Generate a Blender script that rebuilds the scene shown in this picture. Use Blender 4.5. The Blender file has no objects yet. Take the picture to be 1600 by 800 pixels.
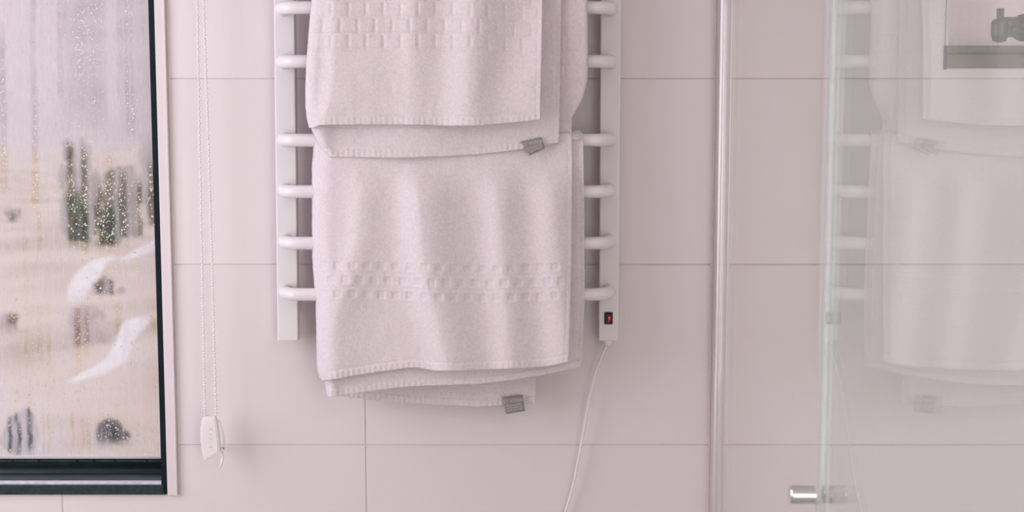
import bpy, math, random
import numpy as np
from mathutils import Vector, noise as mnoise
random.seed(7); rng = np.random.default_rng(7)
S = bpy.context.scene; C = S.collection

# ------------------------------------------------------------------ camera
F = 2240.0; PITCH = math.atan(.1116); EYE = 1.5; D = 2.335
cam_d = bpy.data.cameras.new('camera'); cam = bpy.data.objects.new('camera', cam_d); C.objects.link(cam)
cam.location = (0, 0, EYE); cam.rotation_euler = (math.pi/2 - PITCH, 0, 0)
cam_d.sensor_width = 36; cam_d.lens = 36*F/1600; cam_d.clip_start = .02; cam_d.clip_end = 900
cam_d.dof.use_dof = True; cam_d.dof.focus_distance = 2.3; cam_d.dof.aperture_fstop = 5.6
S.camera = cam
S.view_settings.view_transform = 'Standard'; S.view_settings.look = 'None'
S.view_settings.exposure = 0; S.view_settings.gamma = 1; S.view_settings.use_curve_mapping = False
# ------------------------------------------------------------------ world: even overcast sky
W = bpy.data.worlds.new('world'); S.world = W; W.use_nodes = True
W.node_tree.nodes['Background'].inputs[0].default_value = (.92, .875, .94, 1)
W.node_tree.nodes['Background'].inputs[1].default_value = 1.17
# ------------------------------------------------------------------ lights
def area(name, loc, rot, sx, sy, power, col):
    l = bpy.data.lights.new(name, 'AREA'); l.shape = 'RECTANGLE'; l.size = sx; l.size_y = sy
    l.energy = power; l.color = col
    o = bpy.data.objects.new(name, l); C.objects.link(o); o.location = loc; o.rotation_euler = rot
    return o
area('side_window_daylight', (-1.42, 1.50, 1.55), (0, -math.pi/2, 0), 1.4, 1.1, 16.3, (.93, .915, 1.0))
area('ceiling_fill_light', (.70, -.25, 2.42), (0, 0, 0), .9, .9, 9, (1.0, .865, .81))  # unseen fill light added under the ceiling
area('rear_fill_light', (1.15, -1.07, 1.10), (math.pi/2, 0, 0), 1.0, 1.5, 19.5, (1.0, .88, .84))  # fill light added behind the camera, no known window there

# ------------------------------------------------------------------ helpers
ca, sa = math.cos(PITCH), math.sin(PITCH)
def P(px, py, Y):                      # a point at depth Y of the room, seen at that pixel
    t = (400 - py)/F; k = Y/(ca + t*sa)
    return Vector(((px-800)/F*k, Y, EYE + k*(-sa + t*ca)))
def X(px, py=400, Y=D): return P(px, py, Y).x
def Z(py, Y=D): return P(800, py, Y).z

def tag(o, label=None, cat=None, group=None, kind=None):
    if label: o['label'] = label
    if cat: o['category'] = cat
    if group: o['group'] = group
    if kind: o['kind'] = kind
    return o
def thing(name, loc, label=None, cat=None, group=None, kind=None, parent=None):
    o = bpy.data.objects.new(name, None); C.objects.link(o); o.location = loc; o.empty_display_size = .05
    return tag(o, label, cat, group, kind)
def root_loc(p):
    v = Vector((0, 0, 0))
    while p is not None: v += Vector(p.location); p = p.parent
    return v
def mk(name, verts, faces, mat, parent=None, smooth=False, origin=None):
    vs = [Vector(v) for v in verts]
    if origin is None:
        if parent is not None: origin = root_loc(parent)
        else:
            lo = Vector([min(v[i] for v in vs) for i in range(3)]); hi = Vector([max(v[i] for v in vs) for i in range(3)])
            origin = Vector(((lo.x+hi.x)/2, (lo.y+hi.y)/2, lo.z))
    origin = Vector(origin)
    me = bpy.data.meshes.new(name); me.from_pydata([tuple(v-origin) for v in vs], [], faces); me.update()
    me.materials.append(mat)
    if smooth: me.polygons.foreach_set('use_smooth', [True]*len(me.polygons))
    o = bpy.data.objects.new(name, me); C.objects.link(o)
    if parent is not None:
        o.parent = parent; o.location = origin - root_loc(parent)
    else: o.location = origin
    return o
def bevel(o, w=.002, seg=2):
    m = o.modifiers.new('bevel', 'BEVEL'); m.width = w; m.segments = seg; m.limit_method = 'ANGLE'; return o
class MB:
    def __init__(s): s.v = []; s.f = []
    def add(s, v, f):
        n = len(s.v); s.v += [Vector(a) for a in v]; s.f += [tuple(i+n for i in q) for q in f]; return s
    def box(s, x0, x1, y0, y1, z0, z1):
        v = [(x, y, z) for x in (x0, x1) for y in (y0, y1) for z in (z0, z1)]
        return s.add(v, [(0,1,3,2), (4,6,7,5), (0,4,5,1), (2,3,7,6), (0,2,6,4), (1,5,7,3)])
    def prism(s, poly, y0, y1):        # polygon in x,z extruded along y
        n = len(poly); v = [(x, y0, z) for x, z in poly] + [(x, y1, z) for x, z in poly]
        return s.add(v, [tuple(range(n)), tuple(range(2*n-1, n-1, -1))] + [(i, i+n, (i+1) % n+n, (i+1) % n) for i in range(n)])
    def tube(s, pts, r, n=14, caps=True):
        pts = [Vector(p) for p in pts]; rs = r if isinstance(r, (list, tuple)) else [r]*len(pts)
        v = []; f = []; up = None
        for i, p in enumerate(pts):
            d = (pts[min(i+1, len(pts)-1)] - pts[max(i-1, 0)]).normalized()
            if up is None: up = d.orthogonal().normalized()
            up = (up - d*up.dot(d)).normalized(); w = d.cross(up)
            for k in range(n):
                a = 2*math.pi*k/n; v.append(p + (up*math.cos(a) + w*math.sin(a))*rs[i])
        for i in range(len(pts)-1):
            for k in range(n):
                f.append((i*n+k, i*n+(k+1) % n, (i+1)*n+(k+1) % n, (i+1)*n+k))
        if caps:
            f.append(tuple(range(n-1, -1, -1))); m = (len(pts)-1)*n; f.append(tuple(range(m, m+n)))
        return s.add(v, f)
    def ball(s, c, r, seg=8, rings=5, squash=(1, 1, 1)):
        c = Vector(c); v = [c + Vector((0, 0, r*squash[2]))]; f = []
        for i in range(1, rings):
            th = math.pi*i/rings
            for k in range(seg):
                a = 2*math.pi*k/seg
                v.append(c + Vector((r*squash[0]*math.sin(th)*math.cos(a), r*squash[1]*math.sin(th)*math.sin(a), r*squash[2]*math.cos(th))))
        v.append(c - Vector((0, 0, r*squash[2])))
        for k in range(seg): f.append((0, 1+k, 1+(k+1) % seg))
        for i in range(rings-2):
            for k in range(seg):
                a = 1+i*seg+k; b = 1+i*seg+(k+1) % seg; f.append((a, a+seg, b+seg, b))
        L = len(v)-1
        for k in range(seg): f.append((L, L-seg+(k+1) % seg, L-seg+k))
        return s.add(v, f)
    def lathe(s, prof, c, axis='X', n=28):       # prof: (along, radius)
        c = Vector(c); v = []; f = []
        for a, r in prof:
            for k in range(n):
                t = 2*math.pi*k/n
                v.append(c + (Vector((a, r*math.cos(t), r*math.sin(t))) if axis == 'X' else Vector((r*math.cos(t), r*math.sin(t), a)) if axis == 'Z' else Vector((r*math.cos(t), a, r*math.sin(t)))))
        for i in range(len(prof)-1):
            for k in range(n): f.append((i*n+k, i*n+(k+1) % n, (i+1)*n+(k+1) % n, (i+1)*n+k))
        f.append(tuple(range(n-1, -1, -1))); m = (len(prof)-1)*n; f.append(tuple(range(m, m+n)))
        return s.add(v, f)
    def build(s, name, mat, parent=None, smooth=False, origin=None):
        return mk(name, s.v, s.f, mat, parent, smooth, origin)

# ------------------------------------------------------------------ materials
def mat(name, col, rough=.5, metal=0, spec=.5, bump=None, var=None, coat=0, emit=None, sheen=0):
    m = bpy.data.materials.new(name); m.use_nodes = True; nt = m.node_tree; b = nt.nodes['Principled BSDF']
    b.inputs['Base Color'].default_value = (*col, 1); b.inputs['Roughness'].default_value = rough
    b.inputs['Metallic'].default_value = metal; b.inputs['Specular IOR Level'].default_value = spec
    b.inputs['Coat Weight'].default_value = coat
    if sheen: b.inputs['Sheen Weight'].default_value = sheen; b.inputs['Sheen Roughness'].default_value = .6
    if emit: b.inputs['Emission Color'].default_value = (*emit[0], 1); b.inputs['Emission Strength'].default_value = emit[1]
    tc = nt.nodes.new('ShaderNodeTexCoord')
    if var:                              # (scale, amount)
        n = nt.nodes.new('ShaderNodeTexNoise'); n.inputs['Scale'].default_value = var[0]; n.inputs['Detail'].default_value = 5
        nt.links.new(tc.outputs['Object'], n.inputs['Vector'])
        r = nt.nodes.new('ShaderNodeValToRGB')
        c0 = [max(0, c*(1-var[1])) for c in col]; c1 = [min(1, c*(1+var[1])) for c in col]
        r.color_ramp.elements[0].color = (*c0, 1); r.color_ramp.elements[1].color = (*c1, 1)
        r.color_ramp.elements[0].position = .3; r.color_ramp.elements[1].position = .7
        nt.links.new(n.outputs['Fac'], r.inputs[0]); nt.links.new(r.outputs[0], b.inputs['Base Color'])
    if bump:                             # (scale, strength, distance)
        n = nt.nodes.new('ShaderNodeTexNoise'); n.inputs['Scale'].default_value = bump[0]; n.inputs['Detail'].default_value = 3
        nt.links.new(tc.outputs['Object'], n.inputs['Vector'])
        q = nt.nodes.new('ShaderNodeBump'); q.inputs['Strength'].default_value = bump[1]; q.inputs['Distance'].default_value = bump[2]
        nt.links.new(n.outputs['Fac'], q.inputs['Height']); nt.links.new(q.outputs[0], b.inputs['Normal'])
    return m
M = {}
M['tile'] = mat('glazed_tile', (.80, .735, .745), .28, spec=.35, bump=(9, .05, .002), var=(2.2, .02))
M['grout'] = mat('grout', (.735, .66, .66), .9, var=(60, .06))
M['wall'] = mat('painted_wall', (.80, .745, .745), .8, var=(3, .02))
M['floor'] = mat('floor_tile', (.50, .47, .45), .4, var=(4, .06))
M['trim'] = mat('white_trim', (.76, .685, .70), .45, var=(12, .015))
M['enamel'] = mat('white_enamel', (.83, .79, .80), .32, spec=.5, var=(14, .01))
M['towel'] = mat('terry_cotton', (.785, .705, .73), 1.0, spec=.05, bump=(620, .5, .0018), var=(260, .06), sheen=.12)
M['hem'] = mat('towel_edge_cotton', (.86, .80, .815), 1.0, spec=.05, bump=(700, .3, .001), var=(120, .02), sheen=.2)
M['plastic'] = mat('white_plastic', (.86, .82, .83), .4, var=(40, .01))
M['frame'] = mat('dark_aluminium', (.003, .013, .018), .3, spec=.3, var=(30, .3), bump=(400, .25, .0006))
M['lipm'] = mat('pale_blue_grey_lip', (.62, .63, .74), .35, metal=.3, var=(90, .15), bump=(200, .2, .0005))  # paler and bluer than the rest of the frame
M['fdull'] = mat('dusty_dark_aluminium', (.018, .032, .032), .6, spec=.4, var=(120, .5))
M['gasket'] = mat('gasket', (.012, .03, .03), .7, var=(60, .4))
M['cond'] = mat('pale_window_bead', (.70, .64, .62), .4)
M['chrome'] = mat('chrome', (.74, .73, .73), .1, metal=1, bump=(30, .02, .0005))
M['alu'] = mat('polished_aluminium', (.70, .65, .66), .42, metal=.75, bump=(200, .03, .0004))
M['black'] = mat('black_plastic', (.002, .007, .009), .3)
M['red'] = mat('red_lit_lens', (.5, .01, .03), .2, emit=((.9, .01, .05), .22))
M['redhot'] = mat('red_lamp_core', (.9, .1, .15), .2, emit=((1.0, .06, .12), .55))
M['tagm'] = mat('grey_woven_label', (.30, .275, .27), .8, var=(900, .25), bump=(900, .3, .0005))
M['tagt'] = mat('pale_label_thread', (.68, .63, .63), .8)
M['tagk'] = mat('dark_label_thread', (.05, .045, .04), .8)
M['grassland'] = None
M['satin'] = mat('satin_steel', (.10, .12, .105), .35, metal=.3)
M['grey_frame'] = mat('grey_green_frame', (.17, .19, .14), .5, var=(12, .2))
M['grey_line'] = mat('darker_gasket_line', (.05, .06, .045), .6)

def arch_glass(name, tint, rough=0.0, n=1.5):
    m = bpy.data.materials.new(name); m.use_nodes = True; nt = m.node_tree; nt.nodes.clear()
    out = nt.nodes.new('ShaderNodeOutputMaterial'); mix = nt.nodes.new('ShaderNodeMixShader')
    tr = nt.nodes.new('ShaderNodeBsdfTransparent'); tr.inputs[0].default_value = (*tint, 1)
    gl = nt.nodes.new('ShaderNodeBsdfGlossy'); gl.inputs['Roughness'].default_value = rough; gl.inputs[0].default_value = (1, 1, 1, 1)
    geo = nt.nodes.new('ShaderNodeNewGeometry'); fr = nt.nodes.new('ShaderNodeFresnel')
    mr = nt.nodes.new('ShaderNodeMapRange'); mr.inputs['To Min'].default_value = n; mr.inputs['To Max'].default_value = 1/n
    nt.links.new(geo.outputs['Backfacing'], mr.inputs['Value']); nt.links.new(mr.outputs[0], fr.inputs['IOR'])
    nt.links.new(fr.outputs[0], mix.inputs[0]); nt.links.new(tr.outputs[0], mix.inputs[1]); nt.links.new(gl.outputs[0], mix.inputs[2])
    nt.links.new(mix.outputs[0], out.inputs[0]); return m
M['glass'] = arch_glass('green_tinted_shower_glass', (.955, .984, .976), .006)
M['glass2'] = arch_glass('greener_shower_glass', (.925, .985, .972), .006)
M['pane'] = arch_glass('window_glass', (.98, .99, .99))
M['seal'] = mat('clear_plastic_seal', (.78, .76, .80), .25)
M['gedge'] = mat('polished_green_glass_edge', (.50, .66, .63), .15)

def clear_plastic():
    m = mat('clear_plastic', (.95, .93, .94), .08); b = m.node_tree.nodes['Principled BSDF']
    b.inputs['Transmission Weight'].default_value = .85; b.inputs['IOR'].default_value = 1.2; return m
M['clear'] = clear_plastic()
def water():
    m = bpy.data.materials.new('water_drop'); m.use_nodes = True; nt = m.node_tree; nt.nodes.clear()
    out = nt.nodes.new('ShaderNodeOutputMaterial'); g = nt.nodes.new('ShaderNodeBsdfGlass')
    g.inputs['IOR'].default_value = 1.33; g.inputs['Roughness'].default_value = 0
    nt.links.new(g.outputs[0], out.inputs[0]); return m
M['water'] = water()
def fogfilm():
    m = bpy.data.materials.new('condensation'); m.use_nodes = True; nt = m.node_tree; nt.nodes.clear(); N = nt.nodes.new; L = nt.links.new
    out = N('ShaderNodeOutputMaterial'); mix = N('ShaderNodeMixShader'); tr = N('ShaderNodeBsdfTransparent')
    dif = N('ShaderNodeBsdfTranslucent'); dif.inputs[0].default_value = (.92, .87, .93, 1)
    at = N('ShaderNodeAttribute'); at.attribute_name = 'fog'
    tc = N('ShaderNodeTexCoord'); mp = N('ShaderNodeMapping'); mp.inputs['Scale'].default_value = (260, 1, 40)
    no = N('ShaderNodeTexNoise'); no.inputs['Scale'].default_value = 1; no.inputs['Detail'].default_value = 4
    L(tc.outputs['Object'], mp.inputs[0]); L(mp.outputs[0], no.inputs['Vector'])
    mr = N('ShaderNodeMapRange'); mr.inputs['From Min'].default_value = .3; mr.inputs['From Max'].default_value = .7
    mr.inputs['To Min'].default_value = .86; mr.inputs['To Max'].default_value = 1.12
    L(no.outputs['Fac'], mr.inputs['Value'])
    mu = N('ShaderNodeMath'); mu.operation = 'MULTIPLY'; mu.use_clamp = True
    L(at.outputs['Fac'], mu.inputs[0]); L(mr.outputs[0], mu.inputs[1])
    L(mu.outputs[0], mix.inputs[0]); L(tr.outputs[0], mix.inputs[1]); L(dif.outputs[0], mix.inputs[2])
    L(mix.outputs[0], out.inputs[0]); return m
M['fog'] = fogfilm()
def frosted():
    m = bpy.data.materials.new('frosted_glass'); m.use_nodes = True; nt = m.node_tree; nt.nodes.clear()
    out = nt.nodes.new('ShaderNodeOutputMaterial'); mx = nt.nodes.new('ShaderNodeMixShader'); mx.inputs[0].default_value = .8
    a = nt.nodes.new('ShaderNodeBsdfTransparent'); b = nt.nodes.new('ShaderNodeBsdfTranslucent'); b.inputs[0].default_value = (.97, .87, .89, 1)
    nt.links.new(a.outputs[0], mx.inputs[1]); nt.links.new(b.outputs[0], mx.inputs[2]); nt.links.new(mx.outputs[0], out.inputs[0]); return m
M['frosted'] = frosted()

# ------------------------------------------------------------------ room shell
XL, XR, YN, ZC = -1.45, 1.75, -1.1, 2.5
# window_1 opening (in the back wall, left), window_3 opening (in the shower)
w1x1 = X(262, 770); w1z0 = Z(771.5); w1x0 = -1.36; w1z1 = 2.15
w3x0 = X(1476, 90); w3z0 = Z(106); w3x1 = 1.55; w3z1 = 2.05
wall_back = thing('wall_back', (0, D, 0), kind='structure')
slab = MB(); y0, y1 = D+.0015, D+.20
slab.box(XL, w1x0, y0, y1, 0, ZC).box(w1x0, w1x1, y0, y1, 0, w1z0).box(w1x0, w1x1, y0, y1, w1z1, ZC)
slab.box(w1x1, w3x0, y0, y1, 0, ZC).box(w3x0, w3x1, y0, y1, 0, w3z0).box(w3x0, w3x1, y0, y1, w3z1, ZC).box(w3x1, XR, y0, y1, 0, ZC)
slab.build('masonry', M['grout'], wall_back)
g = .0008
zj = [Z(123), Z(413.5), Z(695.5)]; pz = zj[1]-zj[2]
zs = [zj[2]-pz*k for k in range(3, 0, -1)] + [zj[2], zj[1], zj[0], zj[0]+pz, zj[0]+2*pz, zj[0]+3*pz]
zs[0] = min(zs[0], .25); zs = [0.0] + [z for z in zs if z > .05] + [ZC]
x571 = X(571.5, 700); px_ = .5975
xcut = X(97.5, 785)
trim_w = X(280, 770) - X(263, 770)
def tile(x0, x1, z0, z1):
    if x1-x0 < .01 or z1-z0 < .01: return
    t = MB().box(x0+g, x1-g, D, D+.002, z0+g, z1-g).build('tile', M['tile'], wall_back, origin=((x0+x1)/2, D, (z0+z1)/2))
    bevel(t, .0011, 2)
def notch_tile(x0, x1, z0, z1, nx_, nz_, side):
    # a tile cut to an L round the lower corner of an opening
    a, b, c_, d_ = x0+g, x1-g, z0+g, z1-g
    poly = [(a, c_), (b, c_), (b, d_), (nx_+g, d_), (nx_+g, nz_-g), (a, nz_-g)] if side == 'left' else [(a, c_), (b, c_), (b, nz_-g), (nx_-g, nz_-g), (nx_-g, d_), (a, d_)]
    t = MB().prism(poly, D, D+.002).build('tile', M['tile'], wall_back, origin=((x0+x1)/2, D, (z0+z1)/2)); bevel(t, .0011, 2)
W3B = (w3x0, w3x1, w3z0, w3z1)
for i in range(len(zs)-1):
    z0, z1 = zs[i], zs[i+1]
    low = z1 <= zj[2]+.001
    if low: xs = [XL] + [xcut-px_*k for k in (1, 0)] + [x571, x571+px_, x571+2*px_, XR]
    else: xs = [XL, x571-px_, x571, x571+px_, x571+2*px_, XR]
    for a, b in zip(xs, xs[1:]):
        cells = [(a, b, z0, z1)]
        for (hx0, hx1, hz0, hz1) in ((w1x0, w1x1+trim_w*(1 if True else 0), w1z0, w1z1), W3B):
            nc = []
            for (ax, bx, az, bz) in cells:
                if ax < hx0 < bx <= hx1 and az < hz0 < bz: notch_tile(ax, bx, az, bz, hx0, hz0, 'right'); continue
                if hx0 <= ax < hx1 < bx and az < hz0 < bz <= hz1: notch_tile(ax, bx, az, bz, hx1, hz0, 'left'); continue
                if bx <= hx0 or ax >= hx1 or bz <= hz0 or az >= hz1: nc.append((ax, bx, az, bz)); continue
                if az < hz0: nc.append((ax, bx, az, hz0)); az = hz0
                if bz > hz1: nc.append((ax, bx, hz1, bz)); bz = hz1
                if ax < hx0: nc.append((ax, hx0, az, bz))
                if bx > hx1: nc.append((hx1, bx, az, bz))
            cells = nc
        for c in cells: tile(*c)
def st(o, kind='structure'): o['kind'] = kind; return o
w2 = (.90, 2.10, .80, 2.29)  # side window: y0,y1,z0,z1 in the left wall
m_ = MB(); m_.box(XL-.2, XL, YN, w2[0], 0, ZC).box(XL-.2, XL, w2[1], D+.2, 0, ZC).box(XL-.2, XL, w2[0], w2[1], 0, w2[2]).box(XL-.2, XL, w2[0], w2[1], w2[3], ZC)
st(m_.build('wall_left', M['wall']))
st(MB().box(XR, XR+.2, YN, D+.2, 0, ZC).build('wall_right', M['wall']))
w4 = (.62, 1.68, .32, 1.88)
st(MB().box(XL-.2, w4[0], YN-.2, YN, 0, ZC).box(w4[1], XR+.2, YN-.2, YN, 0, ZC).box(w4[0], w4[1], YN-.2, YN, 0, w4[2]).box(w4[0], w4[1], YN-.2, YN, w4[3], ZC).build('wall_front', M['wall']))
added_win = thing('added_rear_window', ((w4[0]+w4[1])/2, YN, w4[2]), kind='structure')  # unseen opening added to go with the rear fill light
fr = MB(); t = .05
fr.box(w4[0], w4[0]+t, YN-.14, YN-.09, w4[2], w4[3]).box(w4[1]-t, w4[1], YN-.14, YN-.09, w4[2], w4[3])
fr.box(w4[0]+t, w4[1]-t, YN-.14, YN-.09, w4[2], w4[2]+t).box(w4[0]+t, w4[1]-t, YN-.14, YN-.09, w4[3]-t, w4[3])
fr.build('window_frame', M['frame'], added_win)
MB().box(w4[0]+t, w4[1]-t, YN-.118, YN-.112, w4[2]+t, w4[3]-t).build('pane', M['pane'], added_win)
st(MB().box(XL-.2, XR+.2, YN-.2, D+.2, -.2, 0).build('floor', M['floor']))
st(MB().box(XL-.2, XR+.2, YN-.2, D+.2, ZC, ZC+.2).build('ceiling', M['wall']))
# side window, outside the frame of the photograph: it lets the daylight in
win2 = thing('window_2', (XL, (w2[0]+w2[1])/2, w2[2]), kind='structure')
fr = MB(); t = .05
fr.box(XL-.14, XL-.09, w2[0], w2[0]+t, w2[2], w2[3]).box(XL-.14, XL-.09, w2[1]-t, w2[1], w2[2], w2[3])
fr.box(XL-.14, XL-.09, w2[0]+t, w2[1]-t, w2[2], w2[2]+t).box(XL-.14, XL-.09, w2[0]+t, w2[1]-t, w2[3]-t, w2[3])
fr.build('window_frame', M['frame'], win2)
MB().box(XL-.118, XL-.112, w2[0]+t, w2[1]-t, w2[2]+t, w2[3]-t).build('pane', M['pane'], win2)
# body of the unseen ceiling lamp, added for its fill light
lamp = thing('added_ceiling_lamp', (.70, -.25, 2.44), 'flat square white ceiling lamp added for fill light above the floor, outside the view', 'lamp')
MB().box(.22, 1.18, -.73, .23, 2.45, 2.50).build('fill_lamp_body', M['plastic'], lamp)

# ------------------------------------------------------------------ window_1 : dark frame, fogged pane
win = thing('window_1', (X(130), D, w1z0), kind='structure')
YF = D-.004                     # front plane of the dark frame
YB = D+.085                     # inner frame
XR1 = w1x1
zlip0, zlip1 = Z(757.5, YF), Z(751.5, YF)
# right stile front (thin black strip)
def stile(px_l_top, px_l_bot):
    a = P(px_l_top, 0, YF).x; b = P(px_l_bot, 770, YF).x
    m = MB().prism([(b, w1z0), (XR1-.0005, w1z0), (XR1-.0005, w1z1), (a, w1z1)], YF, YF+.006); return m
xs_l = XR1 - .0088
MB().box(xs_l, XR1-.0005, YF, YB+.03, w1z0, w1z1-.001).build('stile', M['frame'], win)
MB().box(w1x0+.0005, w1x0+.04, YF, YB+.03, w1z0, w1z1-.001).build('stile', M['frame'], win)
MB().box(w1x0+.04, xs_l, YF, YB+.03, w1z1-.04, w1z1-.001).build('head_rail', M['frame'], win)
o = MB().box(w1x0+.04, xs_l+.004, YF-.003, YF+.012, w1z0, zlip0).build('sill_front', M['fdull'], win); bevel(o, .0015)
o = MB().box(w1x0+.04, xs_l, YF-.001, YF+.010, zlip0, zlip0+.0050).build('sill_lip', M['lipm'], win); bevel(o, .001)
# sloping dark channel from the lip back to the glass, in three folds
zz = zlip0 + .0050
prof = [(YF+.010, zlip0-.001), (YF+.010, zz-.001), (YF+.018, zz+.0005), (YF+.050, zz+.001), (YF+.052, zz+.006), (YB-.006, zz+.006), (YB-.006, Z(716.5, YB-.006)), (YB+.004, Z(716.5, YB-.006)), (YB+.004, zlip0-.001)]
n = len(prof)
v = [(x, y, z) for x in (w1x0+.04, xs_l) for y, z in prof]
mk('sill_channel', v, [tuple(range(n)), tuple(range(2*n-1, n-1, -1))] + [(i, i+n, (i+1) % n+n, (i+1) % n) for i in range(n)], M['frame'], win)
zg0 = Z(715.5, YB-.002)
m_ = MB()
k = 0; xx = w1x0+.05
while xx < xs_l-.02:
    L_ = random.uniform(.02, .07); m_.box(xx, min(xx+L_, xs_l-.002), YB-.0075, YB-.0058, Z(720, YB), Z(716.8, YB)); xx += L_+.004
m_.build('gasket', M['gasket'], win)
MB().box(w1x0+.04, xs_l, YB-.006, YB+.004, Z(716.5, YB-.006), zg0+.0035).build('glazing_bead', M['cond'], win)
MB().box(w1x0+.04, xs_l, YB, YB+.006, zg0, w1z1-.04).build('pane', M['pane'], win)
MB().box(xs_l-.0035, xs_l, YB-.004, YB, zg0, w1z1-.04).build('side_bead', M['cond'], win)
# condensation film
nx, nz = 150, 420
gx = np.linspace(-30, 262, nx); gy = np.linspace(-25, 716, nz)
PX, PY = np.meshgrid(gx, gy)
def vn(x, y, s=0):                       # smooth value noise
    xi = np.floor(x).astype(int); yi = np.floor(y).astype(int); fx = x-xi; fy = y-yi
    fx = fx*fx*(3-2*fx); fy = fy*fy*(3-2*fy)
    def h(a, b):
        q = np.sin(a*127.1+b*311.7+s*74.7)*43758.5453; return q-np.floor(q)
    return (h(xi, yi)*(1-fx)+h(xi+1, yi)*fx)*(1-fy)+(h(xi, yi+1)*(1-fx)+h(xi+1, yi+1)*fx)*fy
def sstep_(a, b, x):
    t_ = np.clip((x-a)/(b-a), 0, 1); return t_*t_*(3-2*t_)
fog = .54 + .20*(vn(PX/13, PY/260, 1)-.5) + .14*(vn(PX/40, PY/70, 2)-.5) + .12*(vn(PX/5, PY/120, 3)-.5)
fog += .40*np.exp(-((np.maximum(PY-60, 0))/150)**2)*sstep_(104, 94, PX)*(.75+.5*vn(PX/16, PY/300, 31)) + .08*np.exp(-((PY-100)/150)**2)
fog += .22*np.exp(-(np.abs(PX-38)/42)**4)*sstep_(610, 640, PY)
fog += .16*np.exp(-((PY-232-8*np.sin(PX/30))/38)**2)
fog += .38*np.exp(-(np.abs(PX-174-PY*.02)/10)**3)*sstep_(230, 150, PY)+.25*np.exp(-(np.abs(PX-214)/14)**3)*sstep_(200, 90, PY)
streaks = [(4, 60, 260, 5, .35), (50, -20, 330, 5.5, .75), (92, -20, 150, 4.5, .65), (2, 40, 300, 7, .5), (100, 0, 60, 3, .3), (118, 20, 130, 14, .22), (150, -20, 190, 12, .18),
  (196, -20, 210, 3, .6), (204, -20, 210, 3, .6), (188, 20, 110, 2.5, .5), (222, -20, 60, 2.5, .5), (134, -20, 200, 30, .2), (183, -20, 150, 2, .4), (110, 225, 385, 7, .5), (131, 228, 400, 5, .62), (122, 300, 390, 7, .45),
  (171, 240, 390, 7, .5), (190, 268, 370, 5, .45), (196, 250, 390, 3, .35), (219, 285, 370, 4, .6), (236, 250, 360, 6, .55), (160, 290, 390, 8, .35), (152, 320, 385, 5, .5),
  (60, 300, 405, 4, .38), (62, 480, 580, 5, .33), (75, 470, 590, 3, .3), (20, 335, 350, 5, .4), (20, 488, 506, 8, .5), (120, 480, 590, 5, .42), (135, 490, 560, 4, .25), (185, 470, 540, 6, .4),
  (155, 430, 470, 6, .4), (175, 430, 470, 5, .35), (15, 645, 708, 3.5, .62), (25, 635, 660, 3, .5), (30, 660, 708, 3, .62), (46, 618, 702, 4.5, .55), (67, 630, 705, 2.5, .45), (76, 640, 705, 2.5, .4), (113, 640, 665, 3.5, .62),
  (114, 660, 702, 2.5, .3), (130, 655, 700, 2, .4), (138, 655, 700, 3, .4), (172, 650, 690, 22, .45), (2, 700, 707, 4, .5), (240, 480, 520, 4, .4), (196, 600, 690, 3, .25), (38, 350, 560, 3, .2), (243, 280, 345, 4, .3)]
wob = 2.2*(vn(PX*0+3, PY/22, 9)-.5) + 1.5*(vn(PX*0+8, PY/9, 4)-.5)
for (sx, sy0, sy1, sw, dep) in streaks:
    e = 8
    mv = 1/(1+np.exp(-(PY-sy0)/e*2)) * 1/(1+np.exp((PY-sy1)/2.5))
    lean = (PY-sy0)*.03
    fog -= dep*mv*np.exp(-np.abs((PX-sx-lean*.6-wob)/sw)**3)*(.7+.5*vn(PX/3, PY/14, sx))
fog = np.clip(fog, .03, .93)
co = [P(a, b, YB-.0012) for b in gy for a in gx]
co = [Vector((min(c.x, xs_l-.0005), c.y, c.z)) for c in co]
fa = [(j*nx+i, j*nx+i+1, (j+1)*nx+i+1, (j+1)*nx+i) for j in range(nz-1) for i in range(nx-1)]
film = mk('condensation', co, fa, M['fog'], win, True)
at = film.data.attributes.new('fog', 'FLOAT', 'POINT'); at.data.foreach_set('value', fog.ravel().astype(np.float32))
# droplets
dm = MB(); cnt = 0
while cnt < 2400:
    a = random.uniform(0, 258); b = random.uniform(0, 708)
    i = min(nx-1, int((a+30)/292*nx)); j = min(nz-1, int((b+25)/741*nz))
    dens = 1-fog[j, i]; pr = .04 + 1.3*dens**3
    pr *= .35 + .9*vn(np.array(a/45), np.array(b/60), 12)
    if b > 470: pr *= 1.1
    if random.random() > pr: continue
    r = random.choice((.0006, .0007, .0008, .0009, .0012, .0015))*random.uniform(.8, 1.1)
    c = P(a, b, YB-.0016)
    if c.x > xs_l-.004: continue
    dm.ball(c, r, 6, 4, (1, .55, random.uniform(1.0, 1.5))); cnt += 1
dr = dm.build('droplets', M['water'], win, True); dr['kind'] = 'stuff'
# white trim at the right of window_1
zt0, zt1 = w1z0-.0015, w1z1
m_ = MB(); xa, xb = w1x1+.0008, w1x1+trim_w
m_.prism([(xa, zt0), (xb-.0006, zt0), (xb-.0006, zt1), (xa, zt1)], D-.006, D+.003)
o = m_.build('trim_1', M['trim']); o['kind'] = 'structure'; bevel(o, .0012, 2)
m_ = MB(); o = MB().box(xa+.0136, xb-.0002, D-.0078, D-.006, zt0, zt1).build('edge_bead', M['trim'], o, origin=None); bevel(o, .0006)

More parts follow.
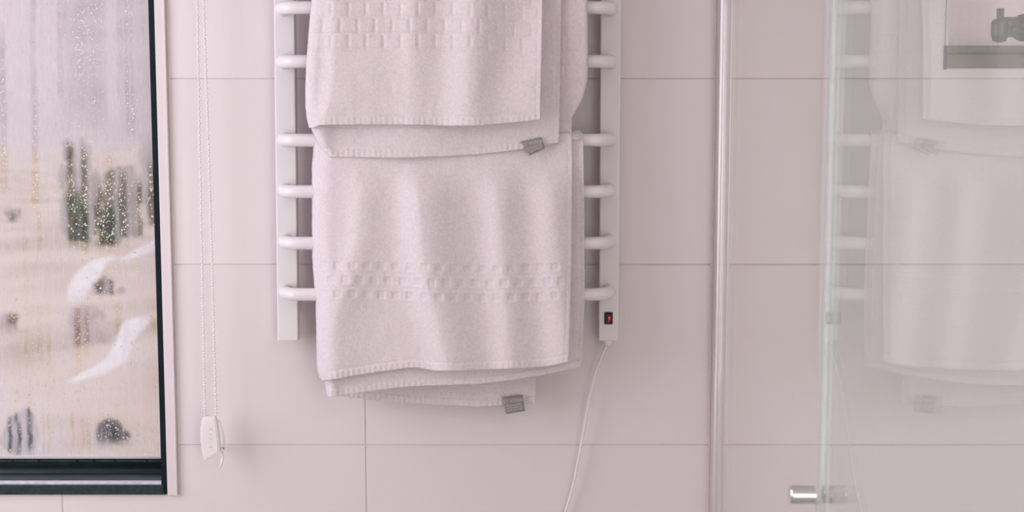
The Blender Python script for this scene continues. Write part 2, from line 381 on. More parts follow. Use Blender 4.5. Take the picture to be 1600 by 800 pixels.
# ------------------------------------------------------------------ landscape outside
def gmat():
    m = bpy.data.materials.new('dry_meadow'); m.use_nodes = True; nt = m.node_tree; b = nt.nodes['Principled BSDF']; b.inputs['Roughness'].default_value = 1
    b.inputs['Specular IOR Level'].default_value = 0
    tc = nt.nodes.new('ShaderNodeTexCoord'); n1 = nt.nodes.new('ShaderNodeTexNoise'); n1.inputs['Scale'].default_value = .55; n1.inputs['Detail'].default_value = 6
    nt.links.new(tc.outputs['Object'], n1.inputs['Vector'])
    r = nt.nodes.new('ShaderNodeValToRGB'); e = r.color_ramp.elements
    e[0].position = .30; e[0].color = (.42, .33, .21, 1); e[1].position = .72; e[1].color = (.80, .68, .58, 1)
    q = e.new(.5); q.color = (.64, .51, .39, 1)
    nt.links.new(n1.outputs['Fac'], r.inputs[0]); nt.links.new(r.outputs[0], b.inputs['Base Color']); return m
M['grassland'] = gmat()
M['mist_hill'] = mat('hazy_hill', (.56, .49, .50), 1, spec=0, var=(.06, .22))  # distant haze is put into this pale hill colour
M['shrub'] = mat('dark_shrub', (.11, .15, .085), .9, spec=.1, var=(3, .5))
M['shrub2'] = mat('brown_shrub', (.16, .12, .07), .9, spec=.1, var=(3, .5))
M['pale_rock'] = mat('pale_rock', (.94, .90, .92), .9, var=(2, .1))
M['dark_rock'] = mat('dark_wet_rock', (.03, .045, .04), .8, var=(3, .5))
GZ = -1.0
gv = []; gf = []; ys = [3.2, 6, 8, 9, 10, 11, 12, 13.5, 15, 17, 19, 22, 26, 30, 36, 44, 55, 70]
nxg = 40
def gz(x, y): return GZ + .10*math.sin(x*.9+y*.35)*min(1, y/20) + .12*mnoise.noise(Vector((x*.3, y*.22, 2)))
for y in ys:
    for i in range(nxg+1):
        x = -y*.75 - 4 + (y*1.35+8)*i/nxg; gv.append((x, y, gz(x, y)))
for j in range(len(ys)-1):
    for i in range(nxg):
        a = j*(nxg+1)+i; gf.append((a, a+1, a+nxg+2, a+nxg+1))
o = mk('meadow_ground', gv, gf, M['grassland'], None, True); o['kind'] = 'structure'
hv = []; hf = []
for j in range(14):
    for i in range(60):
        y = 68 + j*9; x = -110 + i*3.4
        h = -1.2 + (j/13)**1.0*20*(1+.3*mnoise.noise(Vector((x*.03, 5, j*.2)))) + 1.2*mnoise.noise(Vector((x*.12, y*.05, 1)))
        hv.append((x, y, h))
for j in range(13):
    for i in range(59):
        a = j*60+i; hf.append((a, a+1, a+61, a+60))
o = mk('distant_hillside', hv, hf, M['mist_hill'], None, True); o['kind'] = 'structure'
def ground_pt(px, py):
    d = P(px, py, 1.0) - Vector((0, 0, EYE)); k = (GZ-EYE)/d.z
    return Vector((0, 0, EYE)) + d*k
def lump(name, px, py, wpx, hpx, mt, label, cat, group=None, rough=.35, seed=0, parts=5):
    c = ground_pt(px, py); r = c.y; w = wpx/F*r/2; h = hpx/F*r
    m = MB(); rr = random.Random(seed)
    def blob(cc, rx, rz):
        b = MB().ball((0, 0, 0), 1, 14, 9)
        vs = [Vector((q.x*rx, q.y*rx, q.z*rz))*(1+rough*mnoise.noise(q*1.7+Vector((seed, 0, 0)))) + Vector(cc) for q in b.v]
        m.add(vs, b.f)
    if cat == 'rock': blob((c.x, c.y, c.z+h*.45), w*.8, h*.55)
    else: parts = 26
    for k in range(parts):
        q_ = .34 if cat == 'shrub' else .42
        blob((c.x+rr.gauss(0, .42)*w, c.y+rr.uniform(-.3, .3)*w, c.z+rr.uniform(.12, .85)*h), w*rr.uniform(.6, 1.1)*q_, h*rr.uniform(.10, .24)*(1 if cat == 'shrub' else 1.3))
    o = m.build(name, mt, None, True); tag(o, label, cat, group)
lump('shrub', 108, 256, 30, 40, M['shrub2'], 'brown bush at the top left of the window view, beyond the meadow', 'shrub', 'shrubs outside the window', seed=1)
lump('shrub', 132, 300, 24, 78, M['shrub'], 'tall narrow dark bush beside the brown bush seen through the fogged pane', 'shrub', 'shrubs outside the window', seed=2)
lump('shrub', 128, 385, 44, 80, M['shrub'], 'wide green bush low in the middle of the fogged pane', 'shrub', 'shrubs outside the window', seed=3)
lump('shrub', 172, 388, 50, 72, M['shrub'], 'dark green bush just left of the pale slope in the window view', 'shrub', 'shrubs outside the window', seed=4)
lump('shrub', 192, 300, 20, 40, M['shrub'], 'small dark bush behind the larger green ones in the window view', 'shrub', 'shrubs outside the window', seed=5)
lump('shrub', 240, 334, 30, 60, M['shrub'], 'dark bush closest to the right edge of the fogged pane', 'shrub', 'shrubs outside the window', seed=6)
lump('shrub', 20, 352, 30, 26, M['shrub2'], 'small brown bush at the far left of the window view', 'shrub', 'shrubs outside the window', seed=7)
lump('shrub', 168, 462, 40, 30, M['shrub2'], 'low brown shrub above the pale curved rock', 'shrub', 'shrubs outside the window', seed=8)
M['far_bush'] = mat('hazy_olive_bush', (.27, .25, .19), .95, spec=.05, var=(2, .35)); M['heath'] = mat('red_brown_heath', (.42, .29, .22), .95, spec=.05, var=(2, .35))  # far_bush: olive paled by haze put into the colour
lump('shrub', 122, 372, 62, 150, M['far_bush'], 'tall hazy olive bush standing behind the dark ones, left of the window view centre', 'shrub', 'shrubs outside the window', seed=21)
lump('shrub', 190, 372, 80, 110, M['far_bush'], 'broad hazy olive thicket behind the dark bushes, right of the window view centre', 'shrub', 'shrubs outside the window', seed=22)
lump('shrub', 243, 348, 40, 130, M['far_bush'], 'hazy olive bush cut off by the right edge of the pane', 'shrub', 'shrubs outside the window', seed=23)
lump('shrub', 140, 545, 58, 70, M['heath'], 'reddish brown heath clump between the two pale curved ridges', 'shrub', 'shrubs outside the window', seed=24)
lump('shrub', 14, 520, 40, 34, M['heath'], 'small reddish brown clump at the left edge of the window view', 'shrub', 'shrubs outside the window', seed=25)
lump('rock', 172, 694, 46, 42, M['dark_rock'], 'dark wet boulder near the bottom of the window view', 'rock', seed=10, rough=.5)
lump('rock', 34, 712, 66, 70, M['dark_rock'], 'dark rock behind the clear streaks at the lower left of the pane', 'rock', seed=11, rough=.5)
def band(name, pts, label):               # pale rock ridges, raised from the meadow
    m = MB(); cs = [ground_pt(a, b) for a, b, w in pts]; ws = [w/F*c.y*.85 for c, (a, b, w) in zip(cs, pts)]
    m.tube([c + Vector((0, 0, -w*.15)) for c, w in zip(cs, ws)], ws, 10)
    o = m.build(name, M['pale_rock'], None, True); tag(o, label, 'rock')
band('rock_ridge', [(118, 475, 14), (126, 455, 26), (136, 438, 28), (152, 420, 20), (176, 408, 12)], 'upper pale curved rock ridge in the middle of the window view')
band('rock_ridge', [(110, 600, 10), (150, 588, 20), (182, 572, 26), (194, 545, 26), (212, 520, 34), (236, 500, 12)], 'lower and longer pale rock ridge curving up to the right in the window view')
band('rock_ridge', [(188, 412, 8), (215, 400, 14), (256, 380, 18)], 'short pale bank under the bushes at the right side of the pane')

# ------------------------------------------------------------------ window_3 in the shower
win3 = thing('window_3', ((w3x0+w3x1)/2, D, w3z0), kind='structure')
yb = D-.002
MB().box(w3x0+.0005, w3x1, yb, yb+.05, w3z0, Z(71, yb)).build('bottom_rail', M['grey_frame'], win3)
MB().box(w3x0+.0005, w3x1, yb-.0015, yb, Z(85, yb), Z(82, yb)).build('gasket', M['grey_line'], win3)
MB().box(w3x0-.0015, w3x0+.002, yb-.004, yb+.05, w3z0-.003, Z(71, yb)).build('end_cap', M['grey_line'], win3)
MB().box(w3x0+.0005, w3x0+.005, yb, yb+.05, Z(71, yb), w3z1).build('stile', M['trim'], win3)
MB().box(w3x1-.04, w3x1, yb, yb+.05, Z(71, yb), w3z1).build('stile', M['grey_frame'], win3)
MB().box(w3x0+.005, w3x1-.04, yb, yb+.05, w3z1-.04, w3z1).build('head_rail', M['grey_frame'], win3)
MB().box(w3x0+.005, w3x1-.04, yb+.02, yb+.0205, Z(71, yb), w3z1-.04).build('pane', M['frosted'], win3)

# shower fitting in front of window_3
YV = 2.22
fit = thing('shower_fitting', P(1640, 44, YV), 'grey metal shower fitting silhouetted against the small window behind the glass', 'shower fitting')
def q(px, py): return P(px, py, YV)
MB().tube([q(1566, 40), q(1592, 38), q(1640, 38)], .0052, 16).build('pipe', M['satin'], fit, True)
MB().tube([q(1561, 36), q(1592, 35)], .0088, 18).build('valve_body', M['satin'], fit, True)
c = q(1562, 50); m_ = MB(); m_.lathe([(-.016, .004), (-.014, .010), (-.004, .0128), (.010, .0132), (.016, .0128), (.020, .008)], c, 'Z', 24); m_.build('round_handle', M['satin'], fit, True)
MB().tube([q(1563, 46), q(1563, 13)], [.0052, .0058], 16).build('stem', M['satin'], fit, True)
MB().tube([q(1576, 40), q(1576, 58)], .006, 14).build('outlet', M['satin'], fit, True)
MB().tube([q(1640, 38), q(1640, 38)+Vector((0, D-YV-.004, 0))], .0065, 14).build('wall_arm', M['satin'], fit, True)
MB().tube([q(1640, 38)+Vector((0, D-YV-.012, 0)), q(1640, 38)+Vector((0, D-YV-.0005, 0))], .022, 20).build('wall_flange', M['satin'], fit, True)

# ------------------------------------------------------------------ shower glass
XG = .3355                      # face of the glass toward the room
TG = .006
Yd1 = F*XG/(1288-800)*.992      # free edge of the door
zb, zt = .03, 2.15
door = thing('shower_door', (XG+TG/2, (D+Yd1)/2, zb), 'tall clear green-tinted glass shower door with chrome knob, hinged at the pale wall profile', 'shower door')
MB().box(XG, XG+TG, Yd1, D-.037, zb, zt).build('glass_panel', M['glass'], door)
MB().box(XG+.0008, XG+.0016, Yd1-.0016, Yd1-.0002, zb, zt).build('glass_edge', M['gedge'], door)
MB().box(XG-.0010, XG-.0002, Yd1+.010, Yd1+.012, zb, zt).build('edge_seal', M['seal'], door)
# wall channel
pr_ = thing('wall_profile', (XG, D, zb), 'slim polished aluminium profile holding the glass upright against the tiled wall', 'profile')
xw = [XG-.0070, XG+TG+.0035]
mm = MB(); rc = .0105; xcn = xw[0]+rc; pts = [(xw[0], D-.0005)]+[(xcn-rc*math.cos(a), D-.026-.010*math.sin(a)) for a in [math.pi*k/16 for k in range(17)]]+[(xw[0]+2*rc, D-.0005)]
v = [(x, y, z) for z in (zb, zt) for x, y in pts]; n = len(pts)
mm.add(v, [tuple(range(n)), tuple(range(2*n-1, n-1, -1))]+[(i, i+n, (i+1) % n+n, (i+1) % n) for i in range(n)])
mm.build('rounded_channel', M['alu'], pr_)
MB().box(XG+TG+.0085, XG+TG+.0100, D-.020, D-.0005, zb, zt).build('rear_flange', M['alu'], pr_)
MB().box(xw[0]-.0022, xw[0]-.0002, D-.006, D-.0005, zb, zt).build('sealant_bead', M['grout'], pr_)
# knob
yk = F*XG/(1277-800)/1.0*.985; zk = P(1256, 767, yk).z
yk = XG*F*(1)/(477)*(ca+(400-767)/F*sa)   # contact point at px 1277
kn = MB().lathe([(-.0302, .0080), (-.0302, .0092), (-.0294, .0100), (-.0280, .0101), (-.0015, .0097), (-.0002, .0097)], (XG, yk, zk), 'X', 40).build('knob', M['chrome'], door, False)
MB().lathe([(.0002, .0085), (.0015, .0095), (.0085, .0100), (.0095, .0098), (.0100, .0085)], (XG+TG, yk, zk), 'X', 40).build('inner_knob', M['chrome'], door, False)
MB().lathe([(-.0030, .0104), (-.0001, .0104)], (XG, yk, zk), 'X', 32).build('washer', M['seal'], door, False)
# fixed screen nearer the camera
Ys0 = Yd1-.004
scr = thing('shower_screen', (XG+TG/2, (Ys0+.35)/2, zb), 'fixed clear glass shower screen nearest the camera, next to the door with the knob', 'shower screen')
MB().box(XG, XG+TG, .42, Ys0, zb, zt).build('glass_panel', M['glass2'], scr)
MB().box(XG+.0005, XG+TG-.0045, Ys0+.0003, Ys0+.0012, zb, zt).build('glass_edge', M['gedge'], scr)
MB().box(XG+TG+.0003, XG+TG+.0030, Ys0-.004, Ys0+.002, zb, zt).build('edge_seal', M['seal'], scr)

# ------------------------------------------------------------------ towel warmer
YRF = D-.036                    # front of the rails
bars_y = [-237, -154, -71, 12, 96, 219, 299.5, 380, 460]
YBAR = D-.078; RB = .0102
zt_r = Z(-300, YRF); zb_r = Z(533, YRF)
tw = thing('towel_warmer', (X(700), D, zb_r), 'white wall-mounted heated towel rail with six curved bars in view and a power switch', 'towel rail')
def rail(pa, pb, ta, tb):          # px of left/right edge at the bottom (y=533) and top (y=0)
    b0, b1 = P(pa, 533, YRF).x, P(pb, 533, YRF).x; a0, a1 = P(ta, 0, YRF).x, P(tb, 0, YRF).x
    zt0 = Z(0, YRF); k = (zt_r-zb_r)/(zt0-zb_r); a0 = b0+(a0-b0)*k; a1 = b1+(a1-b1)*k
    m = MB().prism([(b0, zb_r), (b1, zb_r), (a1, zt_r), (a0, zt_r)], YRF, YRF+.020)
    o = m.build('rail', M['enamel'], tw); bevel(o, .0022, 3); return (b0, b1, a0, a1)
rL = rail(433.5, 466, 427.5, 460); rR = rail(935.5, 966, 938.5, 970.5)
for rr in (rL, rR):
    for zc in (zb_r+.06, zt_r-.10):
        x = (rr[0]+rr[1])/2
        o = MB().tube([(x, YRF+.019, zc), (x, D-.0005, zc)], .010, 16).build('wall_mount', M['enamel'], tw, True)
for py in bars_y:
    zz_ = Z(py, YBAR)
    def xr(rr, s): return (rr[0]+rr[1])/2*(1-s)+(rr[2]+rr[3])/2*s
    s = (zz_-zb_r)/(zt_r-zb_r)
    xl = xr(rL, s)-.003; xrr = xr(rR, s)+.0005
    pts = []; R = .030
    pts.append((xl+.001, YRF-.0005, zz_)); pts.append((xl+.001, YRF-.006, zz_))
    for k in range(1, 8):
        a = k/8*math.pi/2; pts.append((xl+R*(1-math.cos(a))*1.0, YRF-.006-(YRF-.006-YBAR)*math.sin(a), zz_))
    pts.append((xl+R+.004, YBAR, zz_)); pts.append((xrr-R-.004, YBAR, zz_))
    for k in range(7, 0, -1):
        a = k/8*math.pi/2; pts.append((xrr-R*(1-math.cos(a)), YRF-.006-(YRF-.006-YBAR)*math.sin(a), zz_))
    pts.append((xrr, YRF-.006, zz_)); pts.append((xrr, YRF-.0005, zz_))
    b = MB().tube(pts, RB, 20).build('bar', M['enamel'], tw, True)
    for xe in (xl+.001, xrr):
        MB().lathe([(-.0016, RB+.0012), (-.0001, RB+.0020)], (xe, YRF, zz_), 'Y', 24).build('collar', M['enamel'], b, False)
# switch
c = P(950.8, 497, YRF)
sw = MB().box(c.x-.0068, c.x+.0068, YRF-.0022, YRF-.0002, c.z-.0100, c.z+.0100).build('switch', M['black'], tw); bevel(sw, .0008)
o = MB().box(c.x-.0046, c.x+.0046, YRF-.0034, YRF-.0022, c.z-.0078, c.z+.0078).build('rocker', M['black'], sw); bevel(o, .0008)
m_ = MB().prism([(c.x-.001, c.z+.0036), (c.x+.0028, c.z+.004), (c.x+.0030, c.z-.001), (c.x+.0012, c.z-.0046), (c.x-.0006, c.z-.0052), (c.x-.0012, c.z-.001)], YRF-.0040, YRF-.0033)
m_.build('red_light', M['red'], sw)
MB().prism([(c.x+.0004, c.z+.0022), (c.x+.0022, c.z+.0020), (c.x+.0020, c.z-.0005), (c.x+.0012, c.z-.001)], YRF-.0043, YRF-.0040).build('lamp_glint', M['redhot'], sw)
# cable gland and cord
c = P(949.5, 536, YRF+.01)
MB().lathe([(-.005, .0035), (-.003, .006), (.002, .0085), (.0062, .0085)], c, 'Z', 18).build('cable_gland', M['plastic'], tw, True)
cp = [(949, 538, .026), (944.5, 546, .026), (937, 563, .024), (929, 587, .022), (921.5, 620, .020), (915, 655, .018), (909, 690, .016), (903, 722, .014), (896, 757, .012), (883, 802, .010), (868, 850, .008), (852, 905, .008)]
def smooth(pts, n=6):
    out = []; P_ = [Vector(p) for p in pts]
    for i in range(len(P_)-1):
        p0, p1, p2, p3 = P_[max(i-1, 0)], P_[i], P_[i+1], P_[min(i+2, len(P_)-1)]
        for k in range(n):
            t = k/n; out.append(.5*((2*p1)+(p2-p0)*t+(2*p0-5*p1+4*p2-p3)*t*t+(3*p1-p0-3*p2+p3)*t**3))
    out.append(P_[-1]); return out
MB().tube(smooth([P(a, b, D-d_) for a, b, d_ in cp]), .0021, 10).build('power_cord', M['plastic'], tw, True)

# ------------------------------------------------------------------ towels
def ip(tab, y):                            # piecewise-linear table, vectorised
    t = np.array(tab, float); return np.interp(y, t[:, 0], t[:, 1])
def sstep(a, b, x):
    t = np.clip((x-a)/(b-a), 0, 1); return t*t*(3-2*t)
def ridge(x, c, s): return np.exp(-((x-c)/s)**2)
def saw(x, c, sl, sr): return np.exp(-((x-c)/np.where(x < c, sl, sr))**2)
def weave_b(x, y, rows, x0, x1, pitch, half):
    y = y-3*np.sin((x-640)/70); h = np.zeros_like(x)
    for k, yc in enumerate(rows):
        ph = ((x-641-(pitch/2 if k == 1 else 0))/pitch+.5) % 1.0-.5
        h -= sstep(7.5, 4.0, np.abs(ph)*pitch)*sstep(half, half-3.5, np.abs(y-yc))
        h += .45*sstep(11, 7, np.abs(y-yc))
    return h*sstep(x0, x0+8, x)*sstep(x1, x1-8, x)
def weave(x, y, rows, x0, x1, off, pitch, hh, fade=8, warp=None):
    h = np.zeros_like(x)
    if warp is not None: y = y - warp(x)
    for k, yc in enumerate(rows):
        ph = ((x-off[k]) / pitch) % 1.0
        bx = sstep(.0, .16, ph)*sstep(0, .16, 1-ph)
        by = sstep(0, .22, 1-np.abs(y-yc)/hh)
        h += bx*by
    inside = (y > rows[0]-hh-3) & (y < rows[-1]+hh+3)
    h = np.where(inside, (h-.75), 0.)
    return h*sstep(x0, x0+fade, x)*sstep(x1, x1-fade, x)
def flap(name, parent, L, R_, top, B, Yb, disp, roll_l=0, roll_r=0, step=1.7, thick=.0035, roll_t=0, hem=12, weave_f=None, seed=0, rel=.0011, side_hem=True):
    """one hanging sheet: L,R_ (y,x) tables, B (x,y) table of the lower edge"""
    ymax = max(b for a, b in B); xs0 = ip(L, top); W_ = abs(ip(R_, top)-xs0)
    nu = int(W_/step)+1; nv = int((ymax-top)/step)+1
    U, V = np.meshgrid(np.linspace(0, 1, nu), np.linspace(0, 1, nv))
    xb = ip(L, ymax-6)*(1-U)+ip(R_, ymax-6)*U
    bot = ip(B, xb)
    Yp = top+(bot-top)*V
    Xp = ip(L, Yp)*(1-U)+ip(R_, Yp)*U
    d = disp(Xp, Yp)
    if weave_f is not None: d = d+rel*weave_f(Xp, Yp)
    def roll(dist, r):                    # quarter round, r in px -> metres
        k = np.clip(1-dist/r, 0, 1); return -(1-np.sqrt(1-k*k))*r/F*Yb
    if roll_l: d = d+roll(Xp-ip(L, Yp), roll_l)
    if roll_r: d = d+roll(ip(R_, Yp)-Xp, roll_r)
    if roll_t: d = d+roll(Yp-top, roll_t)
    if hem:
        e = bot-Yp
        rib = .5+.5*np.sin(2*math.pi*(Xp/8.6+.35*vn(Xp/20, Yp*0, seed)))
        inh = sstep(hem+1, hem-1.5, e)
        amp = .25+1.1*vn(Xp/45, Yp*0+seed, 5)
        d = d+inh*(.0009*rib*amp+.0004)-.0008*np.exp(-((e-hem-.5)/1.6)**2)
    if side_hem:
        er = ip(R_, Yp)-Xp
        d = d-.0005*np.exp(-((er-6.5)/1.3)**2)+.0003*sstep(6, 4, er)*(.5+.5*np.sin(Yp*2*math.pi/4.2))
    d = d+.00032*(vn(Xp/2.1, Yp/2.1, seed+1)-.5)+.0006*(vn(Xp/9, Yp/11, seed+2)-.5)+.0010*(vn(Xp/34, Yp/40, seed+3)-.5)
    # slightly ragged terry outline
    rg = .7*(vn(Yp/2.6, Yp*0, seed+8)-.5)
    Xp = Xp+rg*(sstep(5, 0, Xp-ip(L, Yp))+.5*sstep(4, 0, ip(R_, Yp)-Xp))
    Yq = Yp+.7*(vn(Xp/3.1, Yp*0, seed+6)-.5)*sstep(5, 0, bot-Yp)
    T = (400-Yq)/F; Yw = Yb-d; K = Yw/(ca+T*sa)
    co = np.stack([(Xp-800)/F*K, Yw, EYE+K*(-sa+T*ca)], -1).reshape(-1, 3)
    org = np.array(root_loc(parent)); co = co-org
    idx = np.arange(nu*nv).reshape(nv, nu)
    fc = np.stack([idx[:-1, :-1], idx[1:, :-1], idx[1:, 1:], idx[:-1, 1:]], -1).reshape(-1, 4)
    me = bpy.data.meshes.new(name); me.from_pydata(co.tolist(), [], fc.tolist()); me.update(); me.materials.append(M['towel'])
    me.polygons.foreach_set('use_smooth', [True]*len(me.polygons))
    o = bpy.data.objects.new(name, me); C.objects.link(o); o.parent = parent
    s_ = o.modifiers.new('solidify', 'SOLIDIFY'); s_.thickness = thick; s_.offset = -1
    return o
def over_bar(name, parent, pxl, pxr, py, y_front, y_back, rise=.004):
    """the part of a towel that lies over its bar"""
    zc = Z(py, YBAR); xl, xr_ = X(pxl, py, YBAR), X(pxr, py, YBAR); v = []; f = []
    yc = (y_front+y_back)/2; ry = abs(y_back-y_front)/2; n = 12; m = 30
    for j in range(m+1):
        for i in range(n+1):
            a = math.pi*i/n; v.append((xl+(xr_-xl)*j/m, yc-ry*math.cos(a), zc+(RB+rise)*math.sin(a)))
    for j in range(m):
        for i in range(n): k = j*(n+1)+i; f.append((k, k+1, k+n+2, k+n+1))
    o = mk(name, v, f, M['towel'], parent, True); s_ = o.modifiers.new('solidify', 'SOLIDIFY'); s_.thickness = .003; s_.offset = 0
    return o
def text_mesh(body, size):
    cu = bpy.data.curves.new('lettering', 'FONT'); cu.body = body; cu.size = size; cu.extrude = .00012; cu.align_x = 'CENTER'; cu.align_y = 'CENTER'; cu.resolution_u = 3
    o = bpy.data.objects.new('lettering', cu); C.objects.link(o); bpy.context.view_layer.update()
    me = bpy.data.meshes.new_from_object(o.evaluated_get(bpy.context.evaluated_depsgraph_get()))
    C.objects.unlink(o); bpy.data.objects.remove(o); return me
def care_tag(parent, corners, Yt, seed):
    """corners px: top-left, top-right, bottom-right, bottom-left"""
    c = [P(a, b, Yt) for a, b in corners]; c[2].y -= .002; c[3].y -= .003
    def uv(u, v, off=0): return (c[0]*(1-u)+c[1]*u)*(1-v)+(c[3]*(1-u)+c[2]*u)*v+Vector((0, -off, 0))
    n = 10; v = []; f = []
    for j in range(n+1):
        for i in range(n+1):
            u, w = i/n, j/n; v.append(uv(u, w, .0012*math.sin(w*math.pi)))
    for j in range(n):
        for i in range(n): k = j*(n+1)+i; f.append((k, k+n+1, k+n+2, k+1))
    t = mk('care_label', v, f, M['tagm'], parent, True); s_ = t.modifiers.new('s', 'SOLIDIFY'); s_.thickness = .0006
    ux = (c[1]-c[0]); w_ = ux.length; uz = (c[0]-c[3]).normalized(); ux.normalize()
    def put(name, body, size, u, vv, mt):
        me = text_mesh(body, size); ctr = uv(u, vv, .0012*math.sin(vv*math.pi)+.0005)-root_loc(parent)
        me.vertices.foreach_set('co', np.array([list(ctr+ux*p.co.x+uz*p.co.y+Vector((0, -p.co.z, 0))) for p in me.vertices], dtype=np.float32).ravel())
        me.update(); me.materials.clear(); me.materials.append(mt); me.name = name
        o = bpy.data.objects.new(name, me); C.objects.link(o); o.parent = t
    put('lettering', 'ET VOSSA', w_*.225, .5, .27, M['tagt'])
    m = MB(); rr = random.Random(seed)
    for row, vv in enumerate((.52, .66, .80)):
        u = .10
        while u < .88:
            l = rr.uniform(.04, .11); a, b = uv(u, vv, .0016), uv(min(u+l, .9), vv, .0016)
            m.add([a, b, b-uz*.0009, a-uz*.0009], [(0, 3, 2, 1)]); u += l+.035
    m.build('small_print', M['tagt'], t)
    return t
AT = -154 # bar that carries the upper towel (above the frame)
# ---- upper towel
upper = thing('bath_towel', P(680, 190, 2.23), 'upper white terry towel with checked border, its hem overlapping the towel below', 'towel', 'white towels on the heated rail')
def shA(x): return 7*sstep(715, 815, x)+1.5*sstep(560, 480, x)
def wA(x, y): return weave(x, y, [-10.5, 14.5, 39.5, 64.5], 486, 842, [613, 626, 613, 626], 27.2, 11.5, 8, shA)
def dA1(x, y):
    t = np.clip((y+70)/260, 0, 1)
    g_ = sstep(-150, 0, y)
    h = .018*saw(x, 742-8*t, 34, 40)*g_ + .012*saw(x, 650, 26, 40)*g_*(1-.3*t) + .014*sstep(770, 850, x+.45*(y-100))*g_
    h += .009*saw(x, ip([(-150, 522), (100, 524), (150, 520), (190, 508)], y), 16, 50)*g_
    h += .002*np.sin(x/23+y/150)*g_
    return h+.003
LA1 = [(-160, 500), (-40, 492), (0, 487), (25, 484), (60, 481.5), (90, 479), (130, 477), (165, 477), (185, 479), (200, 483), (210, 485)]
RA1 = [(-160, 850), (0, 847.5), (100, 846), (190, 844)]
flap('front_layer', upper, LA1, RA1, AT, [(477, 201), (490, 199), (500, 195.5), (560, 194.5), (650, 195), (700, 196.5), (750, 196), (800, 191.5), (846, 186.5)], 2.220, dA1, roll_l=17, weave_f=wA, seed=11, rel=.0014)
def dA2(x, y): return .001+.004*ridge(x, 700, 60)*sstep(100, 240, y)+.003*np.sin(x/31)*sstep(0, 200, y)+.004*ridge(x, 505, 14)*sstep(150, 200, y)
flap('second_layer', upper, [(-160, 500), (0, 492), (150, 486), (203, 487), (225, 497), (245, 512), (250, 514)], [(-160, 880), (0, 877), (100, 875.5), (225, 873.5), (245, 872)], AT,
     [(510, 245.5), (540, 245.5), (620, 246.5), (700, 244), (760, 240), (810, 234), (872, 223)], 2.2305, dA2, roll_l=14, seed=23)
def wA3(x, y): return weave(x, y, [68, 92, 113], 874, 919, [884, 895, 882], 24, 10.5, 3)
def dA3(x, y): return .004*sstep(870, 905, x)*sstep(-50, 60, y) - .004*sstep(110, 185, y)
flap('rear_layer', upper, [(-160, 840), (190, 846)], [(-160, 921), (0, 918), (100, 919), (125, 918), (140, 915), (155, 910.5), (168, 904), (178, 897.5), (190, 890)], AT,
     [(840, 192), (890, 189), (920, 186)], 2.2390, dA3, roll_r=7, weave_f=wA3, seed=31, hem=0, rel=.0013)
flap('inner_layer', upper, [(-160, 846), (230, 850)], [(-160, 892), (170, 893.5), (218, 893)], AT, [(840, 214), (895, 214)], 2.2428, lambda x, y: 0*x, seed=37, hem=0)
def dback(x, y): return 0*x
flap('back_flap', upper, [(-160, 500), (100, 500)], [(-160, 918), (100, 905)], AT, [(480, 100), (920, 100)], 2.274, dback, step=5, seed=41, hem=0)
over_bar('top_fold', upper, 500, 920, AT, 2.2215, 2.2745, .016)
care_tag(upper, [(812.5, 221.5), (846, 214.5), (851.5, 231.5), (827, 243)], 2.224, 3)
# ---- lower towel
lower = thing('bath_towel', P(690, 620, 2.25), 'lower white terry towel with checked border and pleated front, hanging down past the last bar', 'towel', 'white towels on the heated rail')
BT = 206
def wB(x, y): return weave_b(x, y, [417.5, 440, 462.5], 496, 884, 22.6, 7.5)
def dB1(x, y):
    g_ = sstep(243, 320, y)
    h = .009*saw(x, ip([(245, 562), (300, 566), (380, 560), (430, 548), (500, 530), (600, 518)], y), 20, 34)*g_*sstep(560, 400, y)
    h += .024*saw(x, ip([(245, 650), (300, 656), (400, 664), (450, 672), (520, 690), (580, 704)], y), 26, ip([(245, 60), (600, 52)], y))*g_
    h += .016*saw(x, ip([(245, 776), (400, 786), (580, 800)], y), 26, 34)*g_
    h += .015*saw(x, ip([(245, 862), (400, 866), (480, 876), (580, 886)], y), 30, 30)*g_
    h += .010*saw(x, 516, 20, 46)*sstep(360, 480, y)
    return h+.0045*g_+.001
LB1 = [(200, 488), (240, 489), (260, 487), (400, 487.5), (430, 489.5), (470, 493), (560, 494.5), (580, 495.5), (592, 500), (600, 506), (620, 510)]
RB1 = [(200, 892), (240, 894.5), (380, 893.5), (480, 891.5), (540, 890), (575, 887.5)]
flap('front_layer', lower, LB1, RB1, BT, [(495, 597), (510, 595), (527, 592), (560, 586.5), (600, 580.5), (640, 575), (655, 574.5), (680, 579.5), (715, 579.5), (760, 577.5), (820, 575.5), (855, 572.5), (887, 566)], 2.2365, dB1, roll_l=32, roll_t=9, weave_f=wB, seed=53, rel=.0016)
def dB2(x, y): return .0015+.003*np.sin(x/40+1)*sstep(300, 600, y)+.008*ridge(x, 515, 14)*sstep(300, 600, y)
flap('second_layer', lower, [(200, 490), (400, 490), (560, 498), (592, 501), (600, 508), (625, 511)], [(200, 909), (218, 911.5), (300, 912.5), (460, 913.5), (520, 911), (590, 907)], BT+1,
     [(505, 621), (524, 620), (560, 614), (600, 608.5), (640, 604), (690, 602), (745, 600.5), (800, 594), (850, 586), (910, 572)], 2.2430, dB2, roll_l=16, roll_t=9, weave_f=None, seed=61)
flap('back_flap', lower, [(200, 500), (560, 515), (640, 522)], [(200, 908), (520, 845), (590, 838), (640, 836)], BT+1,
     [(515, 617), (540, 620), (580, 624.5), (640, 630.5), (690, 633), (740, 635.5), (785, 634), (840, 630)], 2.2890, lambda x, y: 0*x, seed=71)
over_bar('top_fold', lower, 496, 908, 219, 2.2400, 2.2895, .0045)
care_tag(lower, [(785, 620.5), (816, 617), (820.5, 641.5), (790.5, 646.5)], 2.282, 5)
MB().tube([P(690, 631, 2.284), P(690.5, 636, 2.281), P(689.5, 641, 2.282)], .0007, 6).build('loose_thread', M['hem'], lower, True)

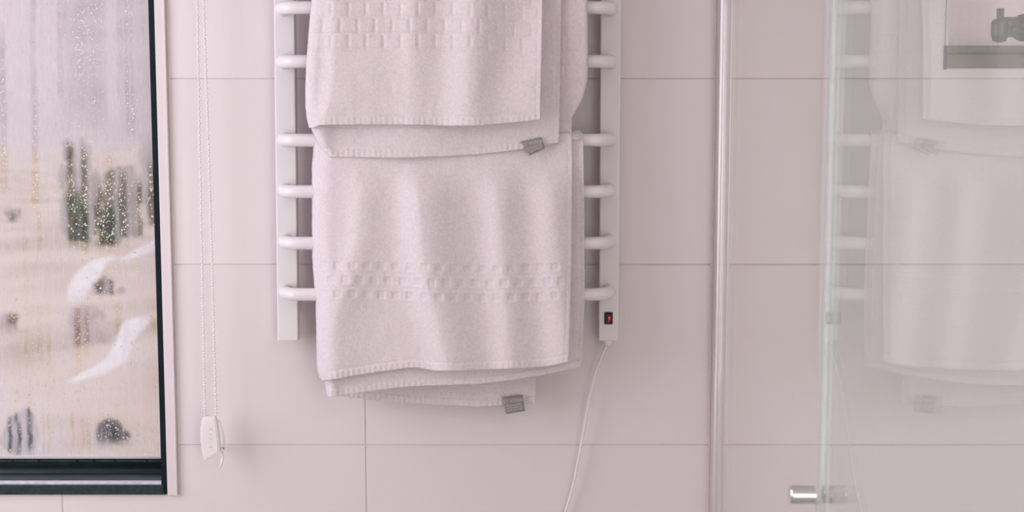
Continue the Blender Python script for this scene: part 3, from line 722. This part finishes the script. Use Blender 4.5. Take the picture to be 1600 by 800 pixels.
# ------------------------------------------------------------------ blind chain
YCH = D-.045
bc = thing('blind_chain', P(325, 715, YCH), 'white beaded roller blind chain loop hanging beside the window, held by a white weight', 'blind chain')
def strand(tab, nm):
    pts = []; y = -60.
    m = MB(); k = 0; core = []
    while y < 652:
        x = float(ip(tab, y)); side = .45 if k % 2 else -.45
        m.ball(P(x+side, y, YCH), .00205, 8, 5, (1.05, 1, .85)); core.append(P(x, y, YCH)); y += 4.6; k += 1
    o = m.build(nm, M['plastic'], bc, True); o['kind'] = 'stuff'
    MB().tube(core, .0008, 6).build('cord', M['plastic'], bc, True)
strand([(-60, 307), (0, 308.3), (200, 311.5), (400, 315.5), (652, 320.5)], 'bead_strand')
strand([(-60, 316), (0, 318.2), (95, 321), (200, 325), (400, 331), (652, 338)], 'bead_strand')
poly = [(319.5, 650), (337, 650), (339, 655), (341.5, 670), (343.5, 688), (345, 706), (342, 708.5), (332, 714), (322.5, 718.5), (319, 716.5), (316, 700), (314, 684), (314, 668), (316.5, 656)]
o = MB().prism([(P(a, b, YCH).x, P(a, b, YCH).z) for a, b in poly], YCH-.006, YCH+.006).build('chain_weight', M['plastic'], bc); bevel(o, .0016, 3)
inner = [(320+ (a-329)*.0, b) for a, b in poly]
cx_, cy_ = 329.5, 684
pl = [((a-cx_)*.80+cx_, (b-cy_)*.88+cy_) for a, b in poly]
ip_o = MB().prism([(P(a, b, YCH).x, P(a, b, YCH).z) for a, b in pl], YCH-.0068, YCH-.005).build('raised_panel', M['plastic'], o); bevel(ip_o, .0006, 2)
mk_ = MB(); rr = random.Random(4)
for (ay, kind) in ((671, 0), (678, 1), (685, 2), (692, 3), (698, 0)):      # faint embossed marks, too worn to read
    for dx0, dy0, dx1, dy1 in {0: ((-3, 2, 0, -2), (0, -2, 3, 2)), 1: ((-3, 0, 3, 0), (0, 0, 2, 2)), 2: ((-3, -2, 0, 2), (0, 2, 3, -2)), 3: ((-3, -1.5, 3, -1.5), (-3, 1.5, 3, 1.5))}[kind]:
        a = P(329+dx0, ay+dy0, YCH-.0071); b = P(329+dx1, ay+dy1, YCH-.0071); mk_.tube([a, b], .00032, 5)
mk_.build('embossed_marks', M['trim'], o)
cl = [(340.5, 656), (344.5, 662), (348, 675), (350, 688), (349, 700), (347.5, 707)]
MB().tube(smooth([P(a, b, YCH+.004) for a, b in cl], 4), [.0018]*21, 10).build('bracket', M['clear'], bc, True)
MB().tube([P(347.8, 707, YCH+.002), P(348.3, 714, YCH), P(346.5, 724, YCH-.002), P(342.5, 734, YCH-.003)], [.0012, .0022, .0020, .0006], 10).build('bracket_tip', M['plastic'], bc, True)
MB().tube([P(347.5, 700, YCH+.004), P(347.5, 700, D-.0003)], .0018, 8).build('wall_pin', M['clear'], bc, True)
